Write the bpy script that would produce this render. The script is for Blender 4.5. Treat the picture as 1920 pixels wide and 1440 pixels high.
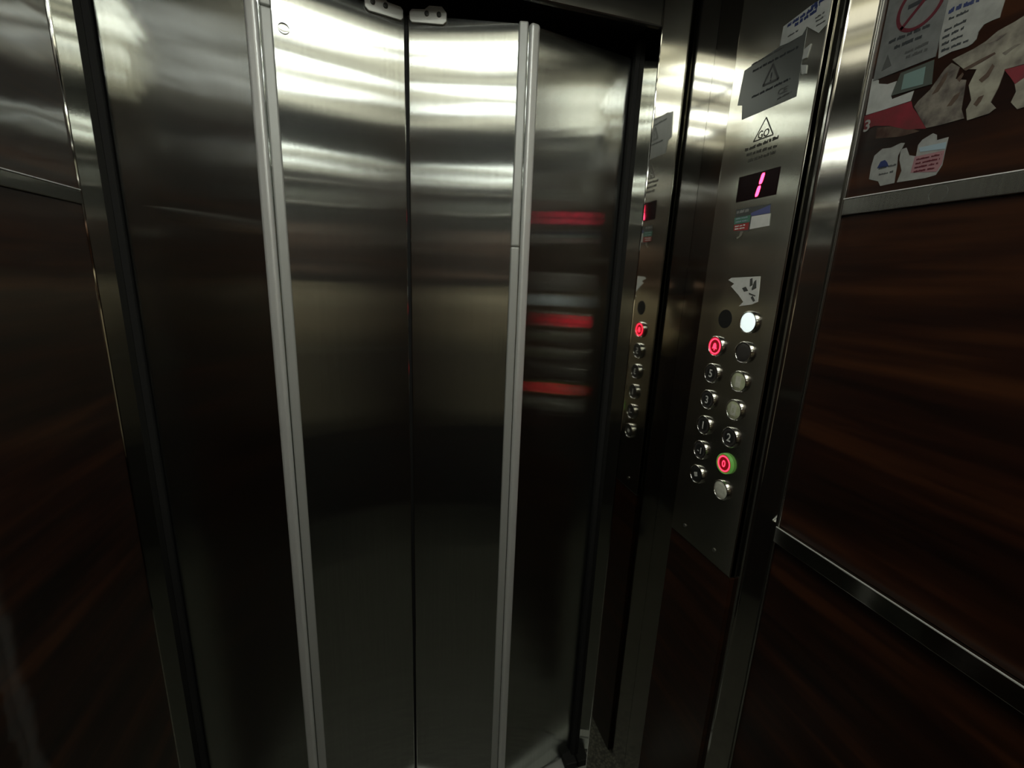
import bpy, bmesh, math, random
from mathutils import Vector, Matrix
random.seed(7)
for o in list(bpy.data.objects):
    bpy.data.objects.remove(o, do_unlink=True)
scene = bpy.context.scene
C = scene.collection
S = 1.13            # all layout numbers below are multiplied by this to reach metres

ZF = -0.038         # floor level in layout units
# ------------------------------------------------------------------ camera
F_PX, PITCH, YAW, ROLL, CAM_H = 829.03, 0.23377, 0.27918, -0.04173, 1.33
def cam_to_world(d):                       # camera x right, y down, z forward -> world
    x, y, z = d
    x, y = math.cos(ROLL)*x - math.sin(ROLL)*y, math.sin(ROLL)*x + math.cos(ROLL)*y
    y, z = math.cos(PITCH)*y + math.sin(PITCH)*z, -math.sin(PITCH)*y + math.cos(PITCH)*z
    x, z = math.cos(YAW)*x + math.sin(YAW)*z, -math.sin(YAW)*x + math.cos(YAW)*z
    return Vector((x, z, -y))
cd = bpy.data.cameras.new('camera'); cam = bpy.data.objects.new('camera', cd); C.objects.link(cam)
cd.sensor_fit = 'HORIZONTAL'; cd.sensor_width = 36.0; cd.lens = F_PX/1920*36.0; cd.clip_start = 0.01
r_, u_, b_ = cam_to_world((1,0,0)), cam_to_world((0,-1,0)), cam_to_world((0,0,-1))
cam.matrix_world = Matrix(((r_.x,u_.x,b_.x,0),(r_.y,u_.y,b_.y,0),(r_.z,u_.z,b_.z,CAM_H*S),(0,0,0,1)))
scene.camera = cam
# ------------------------------------------------------------------ world, exposure, lamp strengths
w = bpy.data.worlds.new('world'); scene.world = w; w.use_nodes = True
w.node_tree.nodes['Background'].inputs[0].default_value = (0, 0, 0, 1)
w.node_tree.nodes['Background'].inputs[1].default_value = 0.0
scene.view_settings.view_transform = 'Standard'; scene.view_settings.look = 'None'
scene.view_settings.gamma = 1.0; scene.view_settings.use_curve_mapping = False
scene.view_settings.exposure = 0.0
TUBE_POWER = 10.0      # radiance of the white ceiling tubes
PANEL_POWER = 1.7    # radiance of the cream diffuser panes between them

# ------------------------------------------------------------------ materials
def mat(name, base, rough=0.5, metal=0.0, **kw):
    m = bpy.data.materials.new(name); m.use_nodes = True
    b = m.node_tree.nodes['Principled BSDF']
    b.inputs['Base Color'].default_value = (*base, 1); b.inputs['Roughness'].default_value = rough
    b.inputs['Metallic'].default_value = metal
    for k, v in kw.items():
        b.inputs[k.replace('_', ' ')].default_value = v
    return m
def emit(name, col, strength, base=(0.02,0.02,0.02)):
    m = mat(name, base, 0.4)
    b = m.node_tree.nodes['Principled BSDF']
    b.inputs['Emission Color'].default_value = (*col, 1); b.inputs['Emission Strength'].default_value = strength
    return m
def N(m, t, **kw):
    n = m.node_tree.nodes.new(t)
    for k, v in kw.items(): setattr(n, k, v)
    return n
def L(m, a, b): m.node_tree.links.new(a, b)
def bsdf(m): return m.node_tree.nodes['Principled BSDF']
def obj_coords(m, scale):
    tc = N(m, 'ShaderNodeTexCoord'); mp = N(m, 'ShaderNodeMapping')
    mp.inputs['Scale'].default_value = scale
    L(m, tc.outputs['Object'], mp.inputs['Vector'])
    return mp.outputs['Vector']
def noise(m, scale, detail=3.0, s=1.0):
    n = N(m, 'ShaderNodeTexNoise'); n.inputs['Scale'].default_value = s; n.inputs['Detail'].default_value = detail
    L(m, obj_coords(m, scale), n.inputs['Vector'])
    return n.outputs['Fac']
def ramp(m, fac, stops):
    r = N(m, 'ShaderNodeValToRGB'); e = r.color_ramp.elements
    while len(e) < len(stops): e.new(0.5)
    for el, (p, c) in zip(e, stops): el.position = p; el.color = (*c, 1)
    L(m, fac, r.inputs['Fac'])
    return r.outputs['Color']
def bump(m, fac, strength, dist=0.01, prev=None):
    b = N(m, 'ShaderNodeBump'); b.inputs['Strength'].default_value = strength; b.inputs['Distance'].default_value = dist
    L(m, fac, b.inputs['Height'])
    if prev is not None: L(m, prev, b.inputs['Normal'])
    return b.outputs['Normal']
def brushed(name, base, rough, aniso, tangent, warp, warp_scale, grain=(300,300,4), tint_amt=0.12, haze=0.0, haze_rough=0.55, spread=0.0):
    m = mat(name, base, rough, 1.0); b = bsdf(m)
    b.inputs['Anisotropic'].default_value = aniso
    t = N(m, 'ShaderNodeCombineXYZ')
    for i in range(3): t.inputs[i].default_value = tangent[i]
    L(m, t.outputs[0], b.inputs['Tangent'])
    g = noise(m, grain, 2.0)
    c0 = tuple(x*(1-tint_amt) for x in base); c1 = tuple(min(1, x*(1+tint_amt)) for x in base)
    L(m, ramp(m, g, [(0.3, c0), (0.7, c1)]), b.inputs['Base Color'])
    wv = noise(m, warp_scale, 1.5)
    nrm = bump(m, wv, 1.0, warp)
    if spread > 0:                                 # hair-fine vertical brushing: every scratch tips the normal sideways a little
        tc = N(m, 'ShaderNodeTexCoord'); sc = N(m, 'ShaderNodeVectorMath', operation='SCALE'); sc.inputs['Scale'].default_value = 9137.0
        wn = N(m, 'ShaderNodeTexWhiteNoise', noise_dimensions='3D'); sp = N(m, 'ShaderNodeSeparateColor')
        ad = N(m, 'ShaderNodeMath', operation='ADD'); sb = N(m, 'ShaderNodeMath', operation='SUBTRACT'); sb.inputs[1].default_value = 1.0
        mu = N(m, 'ShaderNodeMath', operation='MULTIPLY'); mu.inputs[1].default_value = spread
        tv = N(m, 'ShaderNodeVectorMath', operation='SCALE'); av = N(m, 'ShaderNodeVectorMath', operation='ADD'); nv = N(m, 'ShaderNodeVectorMath', operation='NORMALIZE')
        L(m, tc.outputs['Object'], sc.inputs[0]); L(m, sc.outputs[0], wn.inputs['Vector']); L(m, wn.outputs['Color'], sp.inputs[0])
        L(m, sp.outputs[0], ad.inputs[0]); L(m, sp.outputs[1], ad.inputs[1]); L(m, ad.outputs[0], sb.inputs[0]); L(m, sb.outputs[0], mu.inputs[0])
        L(m, t.outputs[0], tv.inputs[0]); L(m, mu.outputs[0], tv.inputs['Scale']); L(m, nrm, av.inputs[0]); L(m, tv.outputs[0], av.inputs[1]); L(m, av.outputs[0], nv.inputs[0])
        nrm = nv.outputs[0]
    L(m, nrm, b.inputs['Normal'])
    sm = noise(m, (9, 9, 5), 4.0)
    mr = N(m, 'ShaderNodeMapRange'); mr.inputs['To Min'].default_value = rough*0.85; mr.inputs['To Max'].default_value = rough*1.2
    L(m, sm, mr.inputs['Value']); L(m, mr.outputs['Result'], b.inputs['Roughness'])
    if haze > 0:                                   # handling grease and fine scratches: a wide second lobe
        h = N(m, 'ShaderNodeBsdfAnisotropic'); h.inputs['Roughness'].default_value = haze_rough; h.inputs['Anisotropy'].default_value = 0.3
        h.inputs['Color'].default_value = (*base, 1); L(m, t.outputs[0], h.inputs['Tangent'])
        mx = N(m, 'ShaderNodeMixShader'); mx.inputs[0].default_value = haze
        out = [n for n in m.node_tree.nodes if n.type == 'OUTPUT_MATERIAL'][0]
        L(m, b.outputs[0], mx.inputs[1]); L(m, h.outputs[0], mx.inputs[2]); L(m, mx.outputs[0], out.inputs['Surface'])
    return m
M = {}
M['door'] = brushed('brushed_door_steel', (0.46,0.48,0.455), 0.095, 1.0, (1,0,0), 0.0022, (1.6,1.6,5), tint_amt=0.05, haze=0.075, haze_rough=0.42, spread=0.19)
M['cop'] = brushed('brushed_panel_steel', (0.60,0.59,0.53), 0.15, 0.95, (0,1,0), 0.0006, (3,3,7), tint_amt=0.03, haze=0.08, haze_rough=0.40)
M['polish'] = brushed('polished_steel', (0.62,0.62,0.58), 0.05, 0.3, (1,0,0), 0.0005, (5,5,4), tint_amt=0.02)
M['polishY'] = brushed('polished_column_steel', (0.46,0.45,0.42), 0.08, 0.3, (0,1,0), 0.0005, (5,5,4), tint_amt=0.02, haze=0.03)
M['railp'] = brushed('polished_rail_steel', (0.50,0.50,0.47), 0.09, 0.3, (0,1,0), 0.0004, (4,4,20), tint_amt=0.02)
M['lintel'] = brushed('dark_lintel_steel', (0.20,0.20,0.19), 0.22, 0.6, (1,0,0), 0.0006, (4,4,20), tint_amt=0.03)
M['rail'] = brushed('rail_steel', (0.55,0.55,0.52), 0.24, 0.6, (0,1,0), 0.0006, (4,4,20))
M['alu'] = mat('satin_aluminium', (0.96,0.98,0.97), 0.45, 0.5)
M['alu_dull'] = mat('dull_aluminium', (0.60,0.62,0.60), 0.5, 0.4)
M['bracket'] = mat('zinc_bracket', (0.72,0.73,0.69), 0.45, 0.5)
M['black'] = mat('black_rubber_and_shade', (0.008,0.008,0.008), 0.7)  # rubber parts, painted shade in gaps and hole, and the light block
M['blackmetal'] = mat('black_track', (0.012,0.013,0.013), 0.6)
M['chrome'] = mat('chrome', (0.75,0.74,0.72), 0.14, 1.0)
M['screw'] = mat('screw_metal', (0.30,0.30,0.28), 0.35, 0.9)
M['screwdark'] = mat('dark_screw', (0.06,0.06,0.055), 0.4, 0.6)
def wood(name, scale, coat_rough, spec):
    m = mat(name, (0.05,0.014,0.006), 0.4); b = bsdf(m)
    f = noise(m, scale, 7.0)
    fine = noise(m, tuple(s*3.5 for s in scale), 4.0)
    mx = N(m, 'ShaderNodeMix'); mx.inputs[0].default_value = 0.35
    L(m, f, mx.inputs[2]); L(m, fine, mx.inputs[3])
    L(m, ramp(m, mx.outputs[0], [(0.36,(0.0062,0.0016,0.0010)), (0.50,(0.022,0.0062,0.0023)), (0.64,(0.055,0.0172,0.0052))]), b.inputs['Base Color'])
    b.inputs['Coat Weight'].default_value = spec; b.inputs['Coat Roughness'].default_value = coat_rough
    b.inputs['Specular IOR Level'].default_value = 0.3
    return m
M['wood'] = wood('mahogany_laminate', (3.0,1.1,17.0), 0.28, 0.35)
M['woodL'] = wood('glossy_mahogany_laminate', (3.0,1.1,17.0), 0.05, 0.9)
bsdf(M['woodL']).inputs['Coat IOR'].default_value = 1.75
for s_ in ('Normal','Coat Normal'): L(M['woodL'], bump(M['woodL'], noise(M['woodL'], (4,5,9), 2.0), 1.0, 0.0012), bsdf(M['woodL']).inputs[s_])
M['woodR'] = wood('rear_mahogany_laminate', (1.1,3.0,17.0), 0.28, 0.4)
M['mirror'] = mat('mirror_glass', (0.90,0.92,0.91), 0.02, 1.0)
M['ceil'] = mat('cream_ceiling', (0.42,0.41,0.34), 0.6)
M['slat'] = mat('dark_ceiling_bar', (0.035,0.035,0.033), 0.4, 0.6)
M['tube'] = emit('tube_light', (0.96,1.0,0.95), TUBE_POWER, (0.8,0.8,0.8))
M['pane'] = emit('cream_diffuser', (1.0,0.96,0.74), PANEL_POWER, (0.6,0.58,0.48))
def floor_mat():
    m = mat('speckled_stone_floor', (0.10,0.10,0.085), 0.45); b = bsdf(m)
    v = N(m, 'ShaderNodeTexVoronoi'); v.inputs['Scale'].default_value = 130
    tc = N(m, 'ShaderNodeTexCoord'); L(m, tc.outputs['Object'], v.inputs['Vector'])
    L(m, ramp(m, v.outputs['Distance'], [(0.0,(0.22,0.22,0.18)), (0.35,(0.12,0.12,0.095)), (0.8,(0.05,0.05,0.042))]), b.inputs['Base Color'])
    return m
M['floor'] = floor_mat()
def paper(name, a, b_, scale=60.0, rough=0.7):
    m = mat(name, a, rough)
    L(m, ramp(m, noise(m, (scale,)*3, 5.0), [(0.35, a), (0.68, b_)]), bsdf(m).inputs['Base Color'])
    return m
M['paper'] = paper('grey_white_paper', (0.33,0.34,0.33), (0.24,0.25,0.24))
M['plastic'] = paper('aged_clear_sign', (0.125,0.133,0.133), (0.17,0.18,0.18))
M['torn'] = paper('torn_backing_paper', (0.32,0.31,0.25), (0.10,0.085,0.075), 40.0)
M['torn2'] = paper('grimy_torn_paper', (0.21,0.19,0.16), (0.045,0.035,0.033), 55.0)
M['resid'] = paper('glue_residue', (0.10,0.07,0.05), (0.04,0.015,0.010), 50.0)
M['white'] = paper('white_sticker', (0.86,0.87,0.85), (0.76,0.78,0.75))
M['white_old'] = paper('aged_white_sticker', (0.46,0.48,0.47), (0.38,0.40,0.39))
M['ink'] = mat('dark_ink', (0.03,0.035,0.04), 0.6)
M['inkgrey'] = mat('faded_grey_ink', (0.075,0.08,0.08), 0.6)
M['inkblue'] = mat('blue_ink', (0.02,0.035,0.13), 0.6)
M['inkred'] = mat('sign_red', (0.10,0.010,0.020), 0.6)
M['red'] = paper('red_sticker', (0.22,0.015,0.03), (0.10,0.02,0.02), 25.0)
M['redprint'] = mat('red_print', (0.42,0.05,0.045), 0.6)
M['green'] = mat('green_print', (0.10,0.26,0.19), 0.6)
M['blueprint'] = mat('blue_print', (0.12,0.14,0.34), 0.6)
M['teal'] = mat('teal_print', (0.17,0.26,0.25), 0.5)
M['tealframe'] = mat('grey_green_print', (0.075,0.09,0.08), 0.5)
M['pale_blue'] = mat('pale_blue_print', (0.30,0.40,0.47), 0.6)
M['pink'] = mat('pink_print', (0.32,0.17,0.19), 0.6)
M['plate'] = mat('grey_notice_film', (0.12,0.128,0.124), 0.4, 0.4)
M['etch'] = mat('etched_mark', (0.07,0.07,0.06), 0.6, 0.0)
M['display'] = mat('display_glass', (0.010,0.001,0.003), 0.25, Specular_IOR_Level=0.12)
M['seg'] = emit('red_segment', (1.0,0.03,0.09), 9.0)
M['redglow'] = emit('red_button_light', (1.0,0.02,0.05), 4.5)
M['redglow_dim'] = emit('red_button_face', (1.0,0.0,0.02), 0.16)
M['whiteglow'] = emit('white_button_light', (0.85,1.0,0.97), 0.85, (0.8,0.8,0.8))
M['cap'] = mat('dark_button_cap', (0.022,0.023,0.023), 0.35)
M['capgrey'] = mat('grey_button_cap', (0.06,0.055,0.052), 0.45)
M['worn'] = paper('worn_pale_cap', (0.66,0.70,0.48), (0.50,0.54,0.34), 90.0, 0.5)
M['wornwhite'] = paper('worn_white_cap', (0.86,0.87,0.76), (0.70,0.72,0.60), 120.0, 0.5)
M['greenring'] = emit('lit_green_bezel', (0.16,0.40,0.08), 0.30, (0.10,0.30,0.06))
M['legend'] = mat('white_legend', (0.88,0.89,0.86), 0.5)
M['beige'] = paper('beige_coat', (0.70,0.60,0.42), (0.60,0.51,0.36), 30.0, 0.9)
M['blackcloth'] = mat('black_cloth', (0.010,0.010,0.011), 0.9)
M['skin'] = mat('skin', (0.45,0.27,0.19), 0.6)
M['hair'] = mat('dark_hair', (0.02,0.014,0.01), 0.6)
M['phone'] = mat('phone_body', (0.02,0.02,0.022), 0.3)

# ------------------------------------------------------------------ helpers
def tag(o, label=None, cat=None, group=None, kind=None):
    if label: o['label'] = label
    if cat: o['category'] = cat
    if group: o['group'] = group
    if kind: o['kind'] = kind
    return o
def empty(name, loc):
    o = bpy.data.objects.new(name, None); o.empty_display_size = 0.05; C.objects.link(o)
    o.location = Vector((loc[0], loc[1], loc[2]+(ZF if loc[2] < 0.03 else 0.0)))*S
    return o
def root_loc(p):
    l = Vector((0,0,0))
    while p is not None: l = l + p.location; p = p.parent
    return l
def mk(name, verts, faces, m, parent=None, bevel=0.0, smooth=False, origin=None, seg=2):
    """one mesh object from layout coordinates (world, unscaled)"""
    vs = [Vector((v[0], v[1], v[2]+(ZF if v[2] < 0.03 else 0.0)))*S for v in verts]     # everything that stands, stands at floor level ZF
    if origin is None:
        lo = Vector([min(v[i] for v in vs) for i in range(3)]); hi = Vector([max(v[i] for v in vs) for i in range(3)])
        org = (lo+hi)/2; org.z = lo.z
    else: org = Vector(origin)*S
    me = bpy.data.meshes.new(name)
    me.from_pydata([tuple(v-org) for v in vs], [], faces); me.validate()
    bm = bmesh.new(); bm.from_mesh(me)
    bmesh.ops.recalc_face_normals(bm, faces=bm.faces)
    bm.to_mesh(me); bm.free()
    if smooth:
        for p in me.polygons: p.use_smooth = True
    me.materials.append(M[m])
    o = bpy.data.objects.new(name, me); C.objects.link(o)
    if parent is not None:
        o.parent = parent; o.location = org - root_loc(parent)
    else: o.location = org
    if bevel > 0:
        md = o.modifiers.new('bevel', 'BEVEL'); md.width = bevel*S; md.segments = seg; md.limit_method = 'ANGLE'; md.angle_limit = math.radians(40)
    return o
def boxvf(x0,x1,y0,y1,z0,z1):
    v = [(x0,y0,z0),(x1,y0,z0),(x1,y1,z0),(x0,y1,z0),(x0,y0,z1),(x1,y0,z1),(x1,y1,z1),(x0,y1,z1)]
    f = [(0,1,2,3),(4,7,6,5),(0,4,5,1),(1,5,6,2),(2,6,7,3),(3,7,4,0)]
    return v, f
def box(name, x0,x1,y0,y1,z0,z1, m, parent=None, bevel=0.0):
    v, f = boxvf(x0,x1,y0,y1,z0,z1)
    return mk(name, v, f, m, parent, bevel)
def joinvf(lst):
    V, Fc = [], []
    for v, f in lst:
        o = len(V); V += list(v); Fc += [tuple(i+o for i in q) for q in f]
    return V, Fc
def column_prism(name, pts, z0, z1, m, parent=None, bevel=0.0, seg=2, smooth=False):   # XY outline, vertical
    n = len(pts)
    v = [(x,y,z0) for x,y in pts]+[(x,y,z1) for x,y in pts]
    f = [tuple(range(n)), tuple(range(2*n-1, n-1, -1))]+[(i,(i+1)%n,n+(i+1)%n,n+i) for i in range(n)]
    return mk(name, v, f, m, parent, bevel, smooth, seg=seg)
def sheetvf(pts, x, t):                         # (y,z) outline on a plane of constant X, front face at x-t
    n = len(pts)
    v = [(x,y,z) for y,z in pts]+[(x-t,y,z) for y,z in pts]
    f = [tuple(range(n)), tuple(range(2*n-1, n-1, -1))]+[(i,(i+1)%n,n+(i+1)%n,n+i) for i in range(n)]
    return v, f
def sheet(name, pts, x, t, m, parent=None):
    v, f = sheetvf(pts, x, t); return mk(name, v, f, m, parent)
def lathe_x(prof, y, z, x, n=36, a0=0.0):       # profile (r, height towards -X) turned about an X axis
    v, f = [], []
    for r, h in prof:
        for i in range(n):
            a = 2*math.pi*i/n + a0; v.append((x-h, y+r*math.cos(a), z+r*math.sin(a)))
    for k in range(len(prof)-1):
        for i in range(n):
            j = (i+1)%n; f.append((k*n+i, k*n+j, (k+1)*n+j, (k+1)*n+i))
    return v, f
def disc_x(name, y, z, x, r, t, m, parent=None, n=32):
    prof = [(r,0),(r,t)]
    v, f = lathe_x(prof, y, z, x, n); f.append(tuple(range(2*n-1, n-1, -1))); f.append(tuple(range(n)))
    return mk(name, v, f, m, parent)
def ring_x(name, y, z, x, r0, r1, t, m, parent=None, n=36):
    v, f = lathe_x([(r1,0),(r1,t),(r0,t),(r0,0),(r1,0)], y, z, x, n)
    return mk(name, v, f, m, parent)
def text_x(name, s, y, z, x, h, m, parent=None, squeeze=1.0, shear=0.0, rot=0.0, t=0.0004):
    """letters on a plane of constant X read by someone facing +X; centred on (y,z)"""
    cu = bpy.data.curves.new('t', 'FONT'); cu.body = s; cu.align_x = 'CENTER'; cu.align_y = 'CENTER'; cu.size = 1.0
    cu.extrude = 0.0; cu.resolution_u = 3; cu.offset = 0.018
    to = bpy.data.objects.new('t', cu); C.objects.link(to)
    dg = bpy.context.evaluated_depsgraph_get(); dg.update()
    me = bpy.data.meshes.new_from_object(to.evaluated_get(dg))
    vs = [v.co.copy() for v in me.vertices]; fs = [tuple(p.vertices) for p in me.polygons]
    bpy.data.objects.remove(to); bpy.data.curves.remove(cu); bpy.data.meshes.remove(me)
    lo = min(v.y for v in vs); hi = max(v.y for v in vs); k = h/(hi-lo); cyy = (lo+hi)/2
    xs = [v.x for v in vs]; cxx = (min(xs)+max(xs))/2
    out = []
    for v in vs:
        a = (v.x-cxx)*k*squeeze + (v.y-cyy)*k*shear; b = (v.y-cyy)*k
        a, b = a*math.cos(rot)-b*math.sin(rot), a*math.sin(rot)+b*math.cos(rot)
        out.append((x-t, y-a, z+b))
    return mk(name, out, fs, m, parent)
def scribble(name, lines, x, h, m, parent, seed=1):      # rows of word-like strokes of illegible print, one part per row
    rnd = random.Random(seed)
    for (y0,z0),(y1,z1) in lines:
        q = []; t = 0.0; Ln = math.hypot(y1-y0, z1-z0); left = rnd.randint(3, 8)
        while t < 1:
            e = min(1, t+rnd.uniform(0.0011, 0.0021)/Ln)
            ya, za, yb, zb = y0+(y1-y0)*t, z0+(z1-z0)*t, y0+(y1-y0)*e, z0+(z1-z0)*e
            hl, hh = h*rnd.uniform(0.32, 0.46), h*rnd.uniform(0.15, 0.52)
            q.append(sheetvf([(ya,za-hl),(yb,zb-hl),(yb,zb+hh),(ya,za+hh)], x, 0.0003))
            left -= 1; t = e + (0.0003 if left else 0.0022)/Ln
            if not left: left = rnd.randint(3, 8)
        v, f = joinvf(q); mk(name, v, f, m, parent)

POLY_W = {
'nosmoke': [(0.4595, 1.6115), (0.533, 1.6197)],
'nscirc': [(0.5093, 1.6634), (0.5178, 1.6787), (0.4828, 1.6671), (0.4775, 1.6814), (0.5107, 1.6978)],
'nslines': [(0.5217, 1.6549), (0.474, 1.6534), (0.5129, 1.645), (0.4806, 1.6444), (0.4973, 1.6326), (0.4712, 1.6335), (0.4948, 1.6268), (0.4708, 1.6264), (0.524, 1.6322), (0.5157, 1.6401)],
'sign2': [(0.4677, 1.682), (0.4016, 1.6489), (0.4025, 1.6336), (0.4026, 1.6281), (0.4086, 1.6284), (0.4159, 1.6276), (0.4198, 1.6222), (0.4201, 1.615), (0.4229, 1.6119), (0.4275, 1.6107), (0.4427, 1.6121), (0.4558, 1.6101)],
's2lines': [(0.456, 1.6589), (0.4264, 1.6572), (0.4541, 1.6504), (0.435, 1.65), (0.4558, 1.6391), (0.4348, 1.6404), (0.4563, 1.6316), (0.4357, 1.6334), (0.4552, 1.6244), (0.4349, 1.6256), (0.4541, 1.6173), (0.4261, 1.6175)],
'white': [(0.5353, 1.6173), (0.5258, 1.6125), (0.5247, 1.6077), (0.5119, 1.6025), (0.5007, 1.6022), (0.5042, 1.586), (0.5019, 1.5814), (0.4762, 1.5826), (0.4774, 1.5715), (0.5084, 1.5714), (0.5339, 1.572)],
'teal': [(0.4973, 1.6102), (0.4598, 1.6105), (0.4563, 1.5828), (0.5035, 1.5857)],
'tealc': [(0.4921, 1.6064), (0.4679, 1.6062), (0.4664, 1.5863), (0.4919, 1.5886)],
'red': [(0.536, 1.5713), (0.4766, 1.5707), (0.4729, 1.5622), (0.4645, 1.5517), (0.4512, 1.5322), (0.4747, 1.5375), (0.4978, 1.5484), (0.5184, 1.5542), (0.5322, 1.5513)],
'redresid': [(0.514, 1.5503), (0.4929, 1.547), (0.4718, 1.5386), (0.458, 1.5311), (0.4795, 1.5306), (0.5131, 1.5368)],
'tornA': [(0.4712, 1.5629), (0.4681, 1.5679), (0.4568, 1.5771), (0.4458, 1.5949), (0.4398, 1.5993), (0.4302, 1.5912), (0.4317, 1.5796), (0.4203, 1.5744), (0.4191, 1.5603), (0.4178, 1.5432), (0.4127, 1.5322), (0.4354, 1.5319), (0.4514, 1.5329), (0.4627, 1.5494)],
'tornB': [(0.4401, 1.6027), (0.4204, 1.6056), (0.4097, 1.6089), (0.401, 1.6148), (0.3871, 1.6175), (0.3774, 1.6207), (0.3659, 1.5705), (0.3854, 1.572), (0.3872, 1.5547), (0.3907, 1.5417), (0.3843, 1.5339), (0.3894, 1.5302), (0.409, 1.5289), (0.4127, 1.5411), (0.4098, 1.5501), (0.4162, 1.5675), (0.4122, 1.5822), (0.4252, 1.5871)],
'st1': [(0.4535, 1.5702), (0.4444, 1.5888), (0.4411, 1.5909), (0.4418, 1.5822), (0.4471, 1.5715)],
'st2': [(0.4337, 1.551), (0.4285, 1.5607), (0.4228, 1.5632), (0.424, 1.5569), (0.4288, 1.5506)],
'st3': [(0.43, 1.579), (0.4255, 1.5839), (0.4238, 1.5811), (0.4264, 1.5744)],
'st4': [(0.4263, 1.5875), (0.4114, 1.5914), (0.3988, 1.5936), (0.3974, 1.5915), (0.4087, 1.5877), (0.4226, 1.5845)],
'st5': [(0.4074, 1.5697), (0.4018, 1.574), (0.398, 1.582), (0.3955, 1.5789), (0.3984, 1.5696), (0.4037, 1.5657)],
'st6': [(0.4066, 1.5447), (0.4032, 1.5511), (0.3986, 1.5517), (0.4001, 1.5458), (0.4029, 1.5413)],
'st7': [(0.3916, 1.5897), (0.3816, 1.5935), (0.3772, 1.5926), (0.383, 1.5901), (0.3882, 1.5862)],
'st8': [(0.4114, 1.606), (0.3994, 1.6081), (0.3916, 1.6087), (0.3987, 1.6047)],
'tornC': [(0.3748, 1.5579), (0.3635, 1.5597), (0.3561, 1.5275), (0.3651, 1.5269), (0.3723, 1.5358), (0.3702, 1.5452)],
'redfrag': [(0.3857, 1.5716), (0.3658, 1.5699), (0.3632, 1.5587), (0.3728, 1.5532), (0.3781, 1.5612)],
'rem1': [(0.5095, 1.5146), (0.5005, 1.5211), (0.4894, 1.5197), (0.4777, 1.5226), (0.473, 1.5214), (0.4752, 1.5144), (0.4781, 1.5074), (0.4764, 1.4942), (0.4751, 1.4737), (0.4925, 1.4728), (0.4968, 1.4796), (0.5101, 1.4847), (0.5109, 1.5013)],
'bell': [(0.502, 1.4968), (0.499, 1.5048), (0.4937, 1.5057), (0.4902, 1.5023), (0.4868, 1.4963)],
'rem2': [(0.4759, 1.5145), (0.4696, 1.5149), (0.4643, 1.5049), (0.4556, 1.5016), (0.4561, 1.5147), (0.4526, 1.5199), (0.442, 1.5244), (0.4374, 1.5214), (0.436, 1.5151), (0.424, 1.5155), (0.424, 1.5009), (0.4235, 1.4843), (0.4279, 1.4744), (0.439, 1.4729), (0.4719, 1.4738), (0.4692, 1.4875), (0.4749, 1.5015)],
'rem2blue': [(0.4541, 1.5112), (0.4251, 1.5105), (0.4244, 1.5028), (0.4517, 1.5057)],
'rem2pink': [(0.4567, 1.5013), (0.4246, 1.5011), (0.4241, 1.4868), (0.4276, 1.478), (0.4574, 1.4826)],
'rail': [(0.5353, 1.4613), (0.3456, 1.4638), (0.5386, 1.4397), (0.3401, 1.4398), (0.5415, 0.9293), (0.2233, 0.9295), (0.5466, 0.9), (0.2175, 0.904)],
'mark': [(0.4043, 1.4541), (0.4315, 1.4524)],
'edge': [(0.5398, 1.706), (0.5428, 1.5583), (0.5436, 1.444), (0.5486, 0.9093)],
}
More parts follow.
